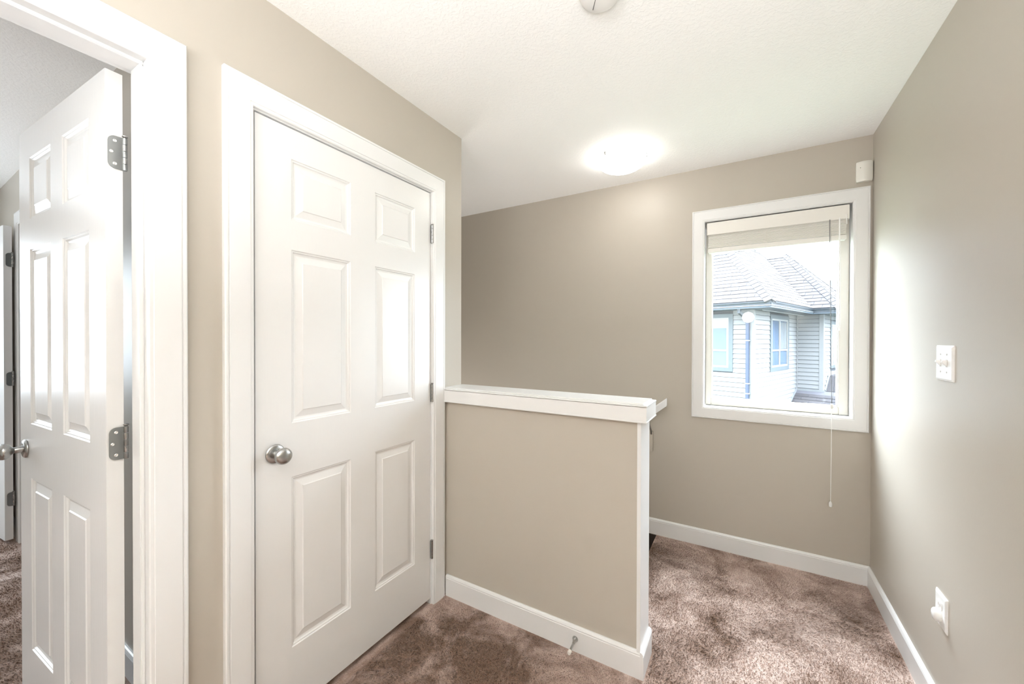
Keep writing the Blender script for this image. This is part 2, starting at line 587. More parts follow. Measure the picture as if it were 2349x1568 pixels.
# cap of the low wall
cap = empty('trim_2', (-0.8, 1.64, 1.0))
tag(cap, 'white wooden cap on top of the low stair wall', 'trim', kind='structure')
ci = inv_of(cap)
m = MB(ci)
m.box(XA, -0.3225, 1.5545, 1.742, 1.0145, 1.075)
m.build('cap_apron', TRIM, cap, bevel=0.0015)
MB(ci).box(XA, -0.3205, 1.5525, 1.744, 1.009, 1.0155).build('bottom_bead', TRIM, cap, bevel=0.0015)
MB(ci).box(XA, -0.3205, 1.5525, 1.744, 1.0705, 1.0775).build('top_bead', TRIM, cap, bevel=0.002)
MB(ci).box(XA, -0.336, 1.567, 1.730, 1.0775, 1.0835).build('cap_board', TRIM, cap, bevel=0.0015)


# ---------------------------------------------------------------- doors
PROF = [(0, 0), (0.003, 0.0035), (0.0065, 0.0035), (0.0105, 0.008), (0.0155, 0.0095), (0.018, 0.0095), (0.040, 0.0035), (0.0425, 0.001), (0.0455, 0.001)]


def rect_panels(W, lc, rc):
    """six panel rectangles: lc, rc are the columns (x0, x1) in leaf coordinates"""
    rows = [(0.225, 0.822), (1.010, 1.612), (1.716, 1.926)]
    return [(c[0], c[1], r[0], r[1]) for r in rows for c in (lc, rc)]


def door_leaf(parent, tf, W, HH, T, cols, name='door_leaf'):
    """leaf in its own frame: x 0..W from the hinge side, y 0..T, z 0..HH; tf places it"""
    P = rect_panels(W, *cols)
    xs = sorted({0, W} | {p[0] for p in P} | {p[1] for p in P})
    zs = sorted({0, HH} | {p[2] for p in P} | {p[3] for p in P})
    m = MB(tf)
    for x0, x1 in zip(xs, xs[1:]):
        for z0, z1 in zip(zs, zs[1:]):
            if any(abs(p[0] - x0) < 1e-6 and abs(p[2] - z0) < 1e-6 for p in P):
                for y0, y1 in ((0, 0.0001), (T - 0.0001, T)):
                    pass
                m.add([(x0, 0, z0), (x1, 0, z0), (x1, T, z0), (x0, T, z0), (x0, 0, z1), (x1, 0, z1), (x1, T, z1), (x0, T, z1)],
                      [(0, 1, 2, 3), (4, 5, 6, 7), (0, 3, 7, 4), (1, 2, 6, 5)])
                continue
            m.add([(x0, 0, z0), (x1, 0, z0), (x1, 0, z1), (x0, 0, z1)], [(0, 1, 2, 3)])
            m.add([(x0, T, z0), (x1, T, z0), (x1, T, z1), (x0, T, z1)], [(3, 2, 1, 0)])
    for x0, x1 in zip(xs, xs[1:]):
        for z in (0, HH):
            m.add([(x0, 0, z), (x1, 0, z), (x1, T, z), (x0, T, z)], [(0, 1, 2, 3)])
    for z0, z1 in zip(zs, zs[1:]):
        for x in (0, W):
            m.add([(x, 0, z0), (x, 0, z1), (x, T, z1), (x, T, z0)], [(0, 1, 2, 3)])
    leaf = m.build(name, DOORP, parent)
    for (x0, x1, z0, z1) in P:
        m = MB(tf)
        for side in (0, 1):
            prev = None
            for ins, dep in PROF:
                y = dep if side == 0 else T - dep
                n = len(m.v)
                m.v += [Vector((x0 + ins, y, z0 + ins)), Vector((x1 - ins, y, z0 + ins)), Vector((x1 - ins, y, z1 - ins)), Vector((x0 + ins, y, z1 - ins))]
                if prev is not None:
                    m.f += [(prev + i, prev + (i + 1) % 4, n + (i + 1) % 4, n + i) for i in range(4)]
                prev = n
            m.f.append((prev, prev + 1, prev + 2, prev + 3))
        m.build('panel', DOORP, leaf)
    return leaf


def knob(parent, o, axis, name='door_knob', s=1.0):
    o = Vector(o)
    m = MB().lathe([(0.006, 0.004), (0.0115, 0.006), (0.0115, 0.020), (0.0105, 0.024), (0.0095, 0.027), (0.013, 0.031), (0.021, 0.037), (0.0262, 0.045), (0.0272, 0.052), (0.0255, 0.058), (0.018, 0.0635), (0.008, 0.0655), (0.0005, 0.066)], o, axis, 40)
    k = m.build(name, NICKEL, parent, smooth=True)
    MB().lathe([(0.031, 0), (0.032, 0.002), (0.031, 0.005), (0.027, 0.008), (0.016, 0.0095), (0.0005, 0.0098)], o, axis, 40).build('rosette', NICKEL, k, smooth=True)
    return k


def hinge_leafplate(parent, pin, adir, ndir, z, screws=True, width=0.034):
    """hinge: barrel at pin (xy), plate running along adir on a face with normal ndir"""
    pin, a, n = Vector((*pin, 0)), Vector((*adir, 0)), Vector((*ndir, 0))
    hh = 0.0445
    r = 0.016
    out = [(0.002, -hh)]
    for k in range(7):
        t = R(-90 + 15 * k)
        out.append((width - r + r * math.cos(t), -hh + r + r * math.sin(t)))
    for k in range(7):
        t = R(15 * k)
        out.append((width - r + r * math.cos(t), hh - r + r * math.sin(t)))
    out.append((0.002, hh))
    P = lambda p, q, t: pin + a * p + n * t + Vector((0, 0, z + q))
    pl = MB().prism(out, P, 0.0002, 0.0022).build('hinge', STEEL, parent)
    for k in range(5):
        z0 = z - hh + k * 2 * hh / 5
        MB().lathe([(0.0046, 0.0004), (0.0050, 0.001), (0.0050, 0.0170), (0.0046, 0.0174)], pin + n * 0.003 + Vector((0, 0, z0)), (0, 0, 1), 16).build('knuckle', NICKEL if k % 2 else STEEL, pl, smooth=True)
    MB().lathe([(0.003, 0), (0.003, 0.001), (0.0064, 0.004), (0.0064, 0.006), (0.004, 0.0075)], pin + n * 0.003 + Vector((0, 0, z + hh)), (0, 0, 1), 16).build('pin_head', NICKEL, pl, smooth=True)
    if screws:
        for p, q in ((0.020, 0.031), (0.027, 0.0), (0.020, -0.031)):
            MB().lathe([(0.0042, 0.0), (0.0042, 0.0006), (0.003, 0.0012), (0.0016, 0.0006), (0.0005, 0.0006)], P(p, q, 0.0021), n, 14).build('screw', SCREW, pl)
    return pl


def jambs(parent, fn, a0, a1, z1, t0, t1, stop=None):
    """three jamb boards; fn(a, t, z); t across the wall"""
    def bx(A0, A1, T0, T1, Z0, Z1):
        c = [fn(a, t, z) for z in (Z0, Z1) for t in (T0, T1) for a in (A0, A1)]
        lo = [min(p[i] for p in c) for i in range(3)]
        hi = [max(p[i] for p in c) for i in range(3)]
        return MB().box(lo[0], hi[0], lo[1], hi[1], lo[2], hi[2])
    for q in ((a0 - JT, a0, 0, z1), (a1, a1 + JT, 0, z1), (a0 - JT, a1 + JT, z1, z1 + JT)):
        bx(q[0], q[1], t0, t1, q[2], q[3]).build('jamb', TRIM, parent, bevel=0.001)
    if stop:
        s0, s1 = stop
        for q in ((a0, a0 + 0.010, 0, z1 - 0.010), (a1 - 0.010, a1, 0, z1 - 0.010), (a0, a1, z1 - 0.010, z1)):
            bx(q[0], q[1], s0, s1, q[2], q[3]).build('door_stop_strip', TRIM, parent, bevel=0.002)


# closet door (closed)
d1 = empty('door_1', (XA, 1.06, 0))
WORLD_BUILT.add(d1.name)
tag(d1, 'closed white six-panel door next to the low stair wall', 'door', kind='structure')
fA = lambda a, t, z: (XA + t, a, z)
tfW = Matrix.Identity(4)


def build_closed_door():
    # leaf frame x -> +y world (from knob side), y -> -x world (front at XA - 0.001)
    tf = Matrix(((0, -1, 0, XA - 0.003), (1, 0, 0, dA0 + 0.0065), (0, 0, 1, 0.030), (0, 0, 0, 1)))
    cols = ((0.117, 0.354), (0.474, 0.707))
    leaf = door_leaf(d1, tf, dA1 - dA0 - 0.0095, 2.030, 0.035, cols)
    jambs(d1, fA, dA0, dA1, DZ, -0.115, 0.0, stop=(-0.075, -0.038))
    casing(lambda a, b, t: (XA + t, a, b), dA0 - 0.004, dA1 + 0.004, 0, DZ + 0.004, d1)
    knob(d1, (XA - 0.001, dA0 + 0.066, 0.948), (1, 0, 0))
    for z in (1.858, 1.064, 0.277):
        m = MB()
        h = m.build  # noqa
        hb = MB().box(XA - 0.0035, XA + 0.0015, dA1 - 0.004, dA1 + 0.003, z - 0.0445, z + 0.0445).build('hinge', STEEL, d1)
        for k in range(5):
            MB().lathe([(0.006, 0.0006), (0.0064, 0.001), (0.0064, 0.0172), (0.006, 0.0176)], (XA + 0.006, dA1 + 0.001, z - 0.0445 + k * 0.0178), (0, 0, 1), 14).build('knuckle', NICKEL, hb, smooth=True)
        MB().lathe([(0.004, 0), (0.0075, 0.003), (0.0075, 0.005), (0.004, 0.0065)], (XA + 0.006, dA1 + 0.001, z + 0.0445), (0, 0, 1), 14).build('pin_head', NICKEL, hb, smooth=True)


build_closed_door()

# open bedroom door
d2 = empty('door_2', (XA2, dL1, 0))
WORLD_BUILT.add(d2.name)
tag(d2, 'open white six-panel bedroom door with grey hinges', 'door', kind='structure')


def build_open_door():
    jambs(d2, fA, dL0, dL1, DZ, -0.115, 0.0, stop=(-0.078, -0.020))
    casing(lambda a, b, t: (XA + t, a, b), dL0 - 0.004, dL1 - 0.002, 0, DZ - 0.004, d2)
    casing(lambda a, b, t: (XA2 - t, a, b), dL0 - 0.006, dL1 + 0.006, 0, DZ + 0.006, d2)
    # leaf: hinge edge at x=-1.474, front face (seen) at y=0.346, swung 93 degrees
    ang = R(180 + 3.2)
    hx, hy = -1.476, 0.3435
    # leaf x axis points to -x (and slightly -y); leaf y axis (front->back) points to +y
    ex = Vector((math.cos(ang), math.sin(ang), 0))
    ey = Vector((math.sin(R(-3.2)) * 1, math.cos(R(3.2)), 0))
    ey = Vector((ex.y, -ex.x, 0))
    if ey.y < 0:
        ey = -ey
    tf = Matrix(((ex.x, ey.x, 0, hx), (ex.y, ey.y, 0, hy), (0, 0, 1, 0.028), (0, 0, 0, 1)))
    W = 0.760
    leaf = door_leaf(d2, tf, W, 2.030, 0.035, ((0.115, 0.328), (0.432, 0.645)))
    k = Vector((hx, hy, 0)) + ex * (W - 0.062) + Vector((0, 0, 0.945))
    knob(d2, k, -ey)
    knob(d2, k + ey * 0.035, ey)
    for z in (1.840, 1.045, 0.27):
        hp = Vector((hx, hy, 0)) + ey * 0.0385
        hinge_leafplate(d2, (hp.x + 0.001, hp.y), (-ey.x, -ey.y), (-ex.x, -ex.y), z)


build_open_door()

# far door inside the bedroom, opened flat along the wall
d3 = empty('door_3', (cx0, YR, 0))
WORLD_BUILT.add(d3.name)
tag(d3, 'white door in the bedroom distance with three hinges on its edge', 'door', kind='structure')


def build_far_door():
    jambs(d3, lambda a, t, z: (a, YR - t, z), cx0, cx1, DZ, -0.075, 0.0)
    casing(lambda a, b, t: (a, YR - t, b), cx0 - 0.004, cx1 + 0.004, 0, DZ + 0.004, d3)
    ang = R(180 + 5.5)
    ex = Vector((math.cos(ang), math.sin(ang), 0))
    ey = Vector((-ex.y, ex.x, 0))
    if ey.y < 0:
        ey = -ey
    hx, hy = -4.085, 0.484
    tf = Matrix(((ex.x, ey.x, 0, hx), (ex.y, ey.y, 0, hy), (0, 0, 1, 0.028), (0, 0, 0, 1)))
    door_leaf(d3, tf, 0.740, 2.030, 0.035, ((0.11, 0.32), (0.42, 0.63)))
    for z in (1.840, 1.07, 0.29):
        hp = Vector((hx, hy, 0)) + ey * 0.036
        hinge_leafplate(d3, (hp.x + 0.001, hp.y), (-ey.x, -ey.y), (-ex.x, -ex.y), z, screws=False, width=0.027)


build_far_door()

# ---------------------------------------------------------------- window
w1 = empty('window_1', (0.14, YC, WZ0))
tag(w1, 'white framed window above the stairs looking onto the neighbouring house', 'window', kind='structure')


def build_window():
    wi = inv_of(w1)
    casing(lambda a, b, t: wi @ Vector((a, YC - t, b)), WX0 - 0.002, WX1 + 0.001, WZ0 - 0.002, WZ1 + 0.002, w1, closed=True,
           prof=[(0, 0), (0, 0.011), (0.003, 0.014), (0.008, 0.014), (0.0095, 0.0165), (0.060, 0.018), (0.0615, 0.0145), (0.0635, 0.0145), (0.065, 0.018), (0.068, 0.018), (0.071, 0.015), (0.071, 0)])
    t = 0.015
    y0, y1 = YC - 0.003, YC + 0.15
    MB(wi).box(WX0 - t, WX0, y0, y1, WZ0, WZ1).build('jamb', TRIM, w1, bevel=0.001)
    MB(wi).box(WX1, WX1 + t, y0, y1, WZ0, WZ1).build('jamb', TRIM, w1, bevel=0.001)
    MB(wi).box(WX0 - t, WX1 + t, y0, y1, WZ1, WZ1 + t).build('jamb', TRIM, w1, bevel=0.001)
    MB(wi).box(WX0 - t, WX1 + t, y0, y1, WZ0 - t, WZ0).build('sill', TRIM, w1, bevel=0.001)
    # vinyl sash
    sy0, sy1 = 2.868, 2.925
    a0, a1, b0, b1 = WX0 + 0.002, WX1 - 0.002, WZ0 + 0.002, WZ1 - 0.002
    l, r, b, tp = 0.034, 0.044, 0.043, 0.05
    MB(wi).box(a0, a0 + l, sy0, sy1, b0, b1).build('sash', VINYL, w1, bevel=0.003)
    MB(wi).box(a1 - r, a1, sy0, sy1, b0, b1).build('sash', VINYL, w1, bevel=0.003)
    MB(wi).box(a0 + l, a1 - r, sy0, sy1, b0, b0 + b).build('sash', VINYL, w1, bevel=0.003)
    MB(wi).box(a0 + l, a1 - r, sy0, sy1, b1 - tp, b1).build('sash', VINYL, w1, bevel=0.003)
    g0, g1, h0, h1 = a0 + l, a1 - r, b0 + b, b1 - tp
    for q in ((g0, g0 + 0.006, h0, h1), (g1 - 0.006, g1, h0, h1), (g0 + 0.006, g1 - 0.006, h0, h0 + 0.006), (g0 + 0.006, g1 - 0.006, h1 - 0.006, h1)):
        MB(wi).box(q[0], q[1], 2.882, 2.905, q[2], q[3]).build('glazing_bead', TRIM, w1)
    MB(wi).box(g0 + 0.004, g1 - 0.004, 2.892, 2.896, h0 + 0.004, h1 - 0.004).build('pane', GLASS, w1)


build_window()

w2 = empty('window_2', (XL, -0.75, 0.9))
tag(w2, 'bedroom window outside the doorway view', 'window', kind='structure')
wi2 = inv_of(w2)
for q in ((-1.6, -1.55, 0.9, 2.1), (0.05, 0.1, 0.9, 2.1), (-1.55, 0.05, 0.9, 0.95), (-1.55, 0.05, 2.05, 2.1), (-0.775, -0.735, 0.95, 2.05)):
    MB(wi2).box(XL - 0.09, XL - 0.02, q[0], q[1], q[2], q[3]).build('frame', TRIM, w2)
MB(wi2).box(XL - 0.06, XL - 0.056, -1.55, 0.05, 0.95, 2.05).build('pane', GLASS, w2)
casing(lambda a, b, t: wi2 @ Vector((XL + t, a, b)), -1.6, 0.1, 0.9, 2.1, w2, closed=True)


# ---------------------------------------------------------------- window blind
def build_blind():
    root = empty('window_blind', (0.142, 2.835, 2.085))
    tag(root, 'raised white wooden blind with pull cord at the top of the window', 'blind')
    bi = inv_of(root)
    x0, x1 = -0.211, 0.496
    MB(bi).box(x0, x1, 2.809, 2.815, 2.006, 2.084).build('valance', BLINDM, root, bevel=0.002)
    MB(bi).box(x0 + 0.004, x1 - 0.004, 2.818, 2.862, 2.048, 2.084).build('headrail', STEEL, root)
    for x in (x0, x1 - 0.006):
        MB(bi).box(x, x + 0.006, 2.815, 2.85, 2.006, 2.084).build('valance_return', BLINDM, root)
    a, b = x0 + 0.008, x1 - 0.012
    z = 1.925
    first = None
    k = 0
    while z < 2.040:
        prof = [(-0.022, 0), (0, 0.0012), (0.022, 0), (0.022, 0.0048), (0, 0.0060), (-0.022, 0.0048)]
        j = random.uniform(-0.0012, 0.0012)
        MB(bi).prism(prof, lambda p, q, t, z=z, j=j: Vector((t, 2.842 + p + j, z + q)), a + j, b + j).build('slat', BLINDM, root)
        z += 0.0064
        k += 1
    MB(bi).box(a - 0.002, b + 0.002, 2.818, 2.864, 1.894, 1.921).build('bottom_rail', BLINDM, root, bevel=0.004)
    for x in (-0.13, 0.11, 0.345):
        pts = [bi @ Vector((x + random.uniform(-0.004, 0.004), 2.8185 - (0.002 if i % 2 else 0), 1.90 + i * 0.011)) for i in range(12)]
        MB().tube(pts, 0.0011, 5).build('ladder_string', BLINDM, root)
    # loose string ends curling under the rail
    for path in (((0.235, 1.895), (0.246, 1.884), (0.2525, 1.872), (0.252, 1.858), (0.243, 1.842), (0.226, 1.824)),
                 ((0.212, 1.848), (0.222, 1.849), (0.240, 1.862), (0.247, 1.872)), ((0.231, 1.862), (0.246, 1.847), (0.251, 1.838), (0.242, 1.838)),
                 ((0.198, 1.894), (0.206, 1.888), (0.214, 1.894)), ((0.328, 1.892), (0.335, 1.885), (0.343, 1.889), (0.351, 1.881), (0.357, 1.890)),
                 ((-0.060, 1.893), (-0.048, 1.888), (-0.040, 1.895), (-0.020, 1.890), (0.0, 1.894))):
        MB().tube([bi @ Vector((x, 2.862, z)) for x, z in path], 0.0017, 5).build('loose_string', CORDG, root)
    # tilt wand
    m = MB().tube([bi @ Vector((0.452, 2.803, 2.015)), bi @ Vector((0.452, 2.802, 2.0)), bi @ Vector((0.453, 2.800, 1.385))], [0.003, 0.0042, 0.0042], 6)
    m.build('tilt_wand', PLASTIC, root)
    m = MB().tube([bi @ Vector((0.482, 2.806, 2.03)), bi @ Vector((0.484, 2.806, 1.975))], 0.0022, 6)
    m.build('wand_hook', PLASTIC, root)
    # pull cord: down to a connector, then to the tassel
    c = MB().tube([bi @ Vector(p) for p in ((0.409, 2.806, 2.01), (0.4095, 2.800, 1.86), (0.416, 2.785, 1.25), (0.4185, 2.776, 0.975))], 0.0014, 6).build('pull_cord', CORDG, root)
    MB().tube([bi @ Vector(p) for p in ((0.412, 2.806, 2.01), (0.421, 2.79, 1.35), (0.433, 2.782, 1.12), (0.4195, 2.776, 0.978))], 0.0007, 5).build('pull_cord', CORDG, root)
    MB().lathe([(0.002, 0), (0.006, 0.004), (0.0075, 0.010), (0.0075, 0.020), (0.005, 0.026), (0.002, 0.028)], bi @ Vector((0.419, 2.776, 0.951)), (0, 0, 1), 16).build('cord_connector', CREAM, root, smooth=True)
    MB().tube([bi @ Vector(p) for p in ((0.419, 2.776, 0.953), (0.419, 2.776, 0.7), (0.4175, 2.777, 0.432))], 0.0015, 6).build('pull_cord', PLASTIC, root)
    MB().lathe([(0.0025, 0.030), (0.004, 0.028), (0.0075, 0.020), (0.008, 0.012), (0.007, 0.001), (0.006, 0)], bi @ Vector((0.4175, 2.777, 0.404)), (0, 0, 1), 12).build('tassel', PLASTIC, root, smooth=True)


build_blind()


# ---------------------------------------------------------------- ceiling lights
def ceiling_light(x, y, glassm, label, rot=0.0):
    root = empty('ceiling_light', (x, y, H), rot)
    tag(root, label, 'ceiling light')
    MB().lathe([(0.128, 0), (0.133, -0.004), (0.133, -0.0165), (0.128, -0.0172)], (0, 0, 0), (0, 0, 1), 48).build('base_pan', PLASTIC, root, smooth=True)
    prof = [(0.141, -0.018), (0.1425, -0.021), (0.1420, -0.025)]
    for k in range(1, 12):
        t = k / 12
        prof.append((0.1420 * math.cos(t * math.pi / 2) ** 0.75, -0.025 - 0.062 * math.sin(t * math.pi / 2)))
    prof.append((0.002, -0.0875))
    g = MB().lathe(prof, (0, 0, 0), (0, 0, 1), 64).build('glass_bowl', glassm, root, smooth=True)
    MB().tube([(0.1425 * math.cos(R(k * 5)), 0.1425 * math.sin(R(k * 5)), -0.0165) for k in range(73)], 0.0017, 6, cap=False).build('rim', STEEL, root, smooth=True)
    for k in range(3):
        a = R(100 + 120 * k)
        ca, sa = math.cos(a), math.sin(a)
        P = lambda r, s, z: Vector((r * ca - s * sa, r * sa + s * ca, z))
        prof2 = [(0.137, -0.010), (0.148, -0.012), (0.1465, -0.027), (0.137, -0.036), (0.136, -0.033), (0.1435, -0.026), (0.1455, -0.0145), (0.137, -0.013)]
        MB().prism(prof2, lambda p, q, t: P(p, t, q), -0.006, 0.006).build('clip', NICKEL, root)
    return root


ceiling_light(-0.642, 2.368, GLASS_ON, 'lit round opal ceiling light above the stairwell', R(25))


def smoke_alarm(x, y):
    root = empty('smoke_alarm', (x, y, H), yaw)
    tag(root, 'white round smoke alarm with a dark slot on the hallway ceiling', 'smoke alarm')
    MB().lathe([(0.070, 0), (0.071, -0.004), (0.069, -0.010), (0.064, -0.012)], (0, 0, 0), (0, 0, 1), 48).build('base_ring', CREAM, root, smooth=True)
    MB().lathe([(0.063, -0.011), (0.064, -0.020), (0.061, -0.028), (0.053, -0.033), (0.030, -0.036), (0.001, -0.037)], (0, 0, 0), (0, 0, 1), 48).build('cover', ALARM, root, smooth=True)
    MB().box(-0.0162, -0.0148, -0.01, 0.038, -0.0375, -0.030).build('slot', DARK, root)


smoke_alarm(-0.396, 1.205)


# hanging globe further back in the hallway (seen mirrored in the window glass)
gl = empty('globe_lamp', (0.05, -1.62, H))
tag(gl, 'round glowing lamp mirrored in the window glass', 'lamp')
MB().lathe([(0.05, 0), (0.052, -0.01), (0.03, -0.028), (0.004, -0.03)], (0, 0, 0), (0, 0, 1), 24).build('canopy', PLASTIC, gl, smooth=True)
MB().tube([(0, 0, -0.02), (0, 0, -0.66)], 0.003, 6).build('cable', PLASTIC, gl)
MB().lathe([(0.002, -0.651)] + [(0.088 * math.sin(R(15 * k)), -0.74 + 0.088 * math.cos(R(15 * k))) for k in range(1, 12)] + [(0.002, -0.829)], (0, 0, 0), (0, 0, 1), 32).build('globe', GLOBEM, gl, smooth=True)


# ---------------------------------------------------------------- motion sensor
def build_sensor():
    root = empty('motion_sensor', (0.552, YC - 0.002, 2.19))
    tag(root, 'small cream motion sensor high in the corner above the window', 'sensor')
    si = inv_of(root)
    # curved plan outline extruded vertically; faces out of the corner, against the window wall
    out = [(0.519, YC), (0.517, 2.786)]
    for k in range(9):
        t = k / 8
        out.append((0.518 + 0.062 * t, 2.786 - 0.020 * math.sin(R(20 + 125 * t)) + 0.007))
    out += [(0.586, 2.786), (0.588, YC)]
    m = MB()
    n = len(out)
    def ring(z, s, dy=0):
        cx, cy = 0.552, YC
        return [si @ Vector((cx + (x - cx) * s, cy + (y - cy) * (s if s < 1 else 1), z)) for x, y in out]
    zs = [(2.190, 0.90), (2.196, 0.985), (2.205, 1.0), (2.285, 1.0), (2.293, 0.985), (2.297, 0.92)]
    for z, s in zs:
        m.v += ring(z, s)
    for i in range(len(zs) - 1):
        m.f += [(i * n + k, i * n + (k + 1) % n, (i + 1) * n + (k + 1) % n, (i + 1) * n + k) for k in range(n)]
    m.f += [tuple(range(n))[::-1], tuple(range((len(zs) - 1) * n, len(zs) * n))]
    m.build('housing', CREAM, root, smooth=True)
    MB().lathe([(0.0016, 0), (0.0016, 0.0012), (0.0006, 0.0014)], si @ Vector((0.533, 2.7755, 2.262)), (0, -1, 0), 12).build('indicator', DARK, root)


build_sensor()


# ---------------------------------------------------------------- switch and outlet (on the right wall, facing -x)
def plate(root, yc, zc, wy, hz, th=0.0065):
    out = [(-wy / 2, -hz / 2), (wy / 2, -hz / 2), (wy / 2, hz / 2), (-wy / 2, hz / 2)]
    m = MB()
    rings = [(1.0, 0.0), (1.0, 0.003), (0.0, th)]
    for s, t in rings:
        ins = 0 if s == 1.0 else 0.007
        m.v += [Vector((-t, p - math.copysign(ins, p), q - math.copysign(ins, q))) for p, q in out]
    for i in range(2):
        m.f += [(i * 4 + k, i * 4 + (k + 1) % 4, i * 4 + 4 + (k + 1) % 4, i * 4 + 4 + k) for k in range(4)]
    m.f += [(3, 2, 1, 0), (8, 9, 10, 11)]
    return m.build('plate', PLASTIC, root)


sw = empty('light_switch', (XD, 1.898, 1.255))
tag(sw, 'white double toggle light switch on the bright wall', 'switch')
plate(sw, 0, 0, 0.132, 0.120)
for dy in (-0.024, 0.024):
    t = MB()
    t.add([(-0.006, dy - 0.004, -0.011), (-0.006, dy + 0.004, -0.011), (-0.006, dy + 0.004, 0.011), (-0.006, dy - 0.004, 0.011),
           (-0.020, dy - 0.003, 0.004), (-0.020, dy + 0.003, 0.004), (-0.018, dy + 0.003, 0.010), (-0.018, dy - 0.003, 0.010)],
          [(0, 1, 2, 3), (4, 5, 6, 7), (0, 1, 5, 4), (1, 2, 6, 5), (2, 3, 7, 6), (3, 0, 4, 7)])
    t.build('toggle', PLASTIC, sw)
    MB().box(-0.0072, -0.0064, dy - 0.0055, dy + 0.0055, -0.0125, 0.0125).build('toggle_slot', GROOVE, sw)
    for z in (-0.030, 0.030):
        MB().lathe([(0.003, 0), (0.003, 0.0008), (0.001, 0.001)], (-0.0065, dy, z), (-1, 0, 0), 12).build('screw', GROOVE, sw)

ol = empty('wall_outlet', (XD, 1.909, 0.402))
tag(ol, 'white wall outlet with a rounded plug-in cover near the baseboard', 'outlet')
plate(ol, 0, 0, 0.088, 0.116)
MB().box(-0.0085, -0.0064, -0.016, 0.016, 0.005, 0.032).build('socket', PLASTIC, ol, bevel=0.002)
for dy in (-0.006, 0.006):
    MB().box(-0.0092, -0.0084, dy - 0.001, dy + 0.001, 0.016, 0.025).build('slot', GROOVE, ol)
MB().lathe([(0.0016, 0), (0.0016, 0.0006)], (-0.0086, 0, 0.011), (-1, 0, 0), 10).build('slot', GROOVE, ol)
MB().lathe([(0.022, 0), (0.0225, 0.006), (0.021, 0.012), (0.017, 0.016), (0.009, 0.018), (0.001, 0.0185)], (-0.0064, 0.004, -0.019), (-1, 0, 0), 28).build('plug_cover', PLASTIC, ol, smooth=True)

# ---------------------------------------------------------------- door stop on the low wall baseboard
ds = empty('door_stop', (-0.614, YB - 0.013, 0.056))
tag(ds, 'small metal door stop with white tip on the low wall baseboard', 'door stop')
MB().lathe([(0.0125, -0.001), (0.0125, 0.003), (0.0095, 0.008), (0.0065, 0.016), (0.005, 0.028)], (0, 0, 0), (0.05, -1, -0.08), 20).build('base_cone', NICKEL, ds, smooth=True)
dirv = Vector((0.05, -1, -0.08)).normalized()
MB().tube([dirv * 0.024, dirv * 0.068], [0.0045, 0.0055], 12).build('rod', NICKEL, ds, smooth=True)
MB().lathe([(0.0045, 0.064), (0.0078, 0.066), (0.0082, 0.076), (0.0065, 0.081), (0.001, 0.082)], (0, 0, 0), dirv, 16).build('rubber_tip', RUBBER, ds, smooth=True)

# ---------------------------------------------------------------- stairs and handrail
st = empty('staircase', (-0.51, 2.26, 0))
tag(st, 'carpeted staircase going down behind the low wall', 'stairs', kind='structure')
RI, TR = 0.19, 0.25
m = MB().box(-0.02, 0.03, YE - 2.26 + 0.002, YC - 2.26 - 0.002, -0.03, 0.0)
for i in range(13):
    x1 = -TR * i
    z = -RI * (i + 1)
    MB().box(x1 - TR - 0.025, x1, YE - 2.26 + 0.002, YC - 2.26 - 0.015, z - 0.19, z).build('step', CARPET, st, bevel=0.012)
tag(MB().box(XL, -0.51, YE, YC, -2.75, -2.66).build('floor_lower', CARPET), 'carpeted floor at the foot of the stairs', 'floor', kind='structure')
m = MB().prism([(0.09, -0.25), (-3.2, -3.2 * 0.76 - 0.2), (-3.2, -3.2 * 0.76 + 0.06), (-0.02, -0.004), (0.09, -0.004)], lambda p, q, t: Vector((-0.60 + p, t, q)), YC - 0.013, YC - 0.001)
tag(m.build('trim_3', STAIR_GAP), 'stringer coloured as the shaded gap where the stairs drop', 'trim', kind='structure')


def build_rail():
    root = empty('handrail', (-0.44, 2.74, 0.92))
    tag(root, 'white wooden handrail end on the wall above the stairs', 'handrail')
    ri = inv_of(root)
    sl = 0.80
    L = 3.4
    prof = [(-0.021, -0.020), (0.021, -0.020), (0.021, 0.016), (0.017, 0.024), (-0.017, 0.024), (-0.021, 0.016)]
    d = Vector((-1, 0, -sl)).normalized()
    u = Vector((-sl, 0, 1)).normalized()
    u = Vector((-d.z * -1, 0, 1))
    u = d.cross(Vector((0, 1, 0))).normalized()
    if u.z < 0:
        u = -u
    o = Vector((-0.437, 2.722, 0.921))
    MB(ri).prism(prof, lambda p, q, t: o + Vector((0, p, q * 1.18)) + d * t, 0, L).build('rail', TRIM, root, bevel=0.002)
    for s in (0.15, 1.7, 3.2):
        c = o + d * s
        MB(ri).box(c.x - 0.018, c.x + 0.018, YC - 0.018, YC - 0.001, c.z - 0.26, c.z - 0.12).build('backing_block', WALL, root, bevel=0.003)
        MB().tube([ri @ (c - Vector((0, 0, 0.022))), ri @ (c + Vector((0.005, 0.005, -0.06))), ri @ Vector((c.x + 0.01, YC - 0.03, c.z - 0.12)), ri @ Vector((c.x + 0.008, YC - 0.015, c.z - 0.14))], 0.006, 8).build('bracket', STEEL, root, smooth=True)


build_rail()


# ---------------------------------------------------------------- neighbouring house
HA = R(-19)
HC = (0.1848, 10.536, 0.0)
hs = empty('neighbour_house', HC, HA)
tag(hs, 'pale siding house with grey shingle roof seen through the window', 'house')
OV, GZ, SO = 0.483, 2.17, 2.03
PM = 1.12
WR = 6.63
sS, ex_ = 3.37, 0.595
BW = 0.114
ZB = -2.8


def box_part(name, q, mat, parent=hs, bevel=0):
    return MB().box(*q).build(name, mat, parent, bevel=bevel)


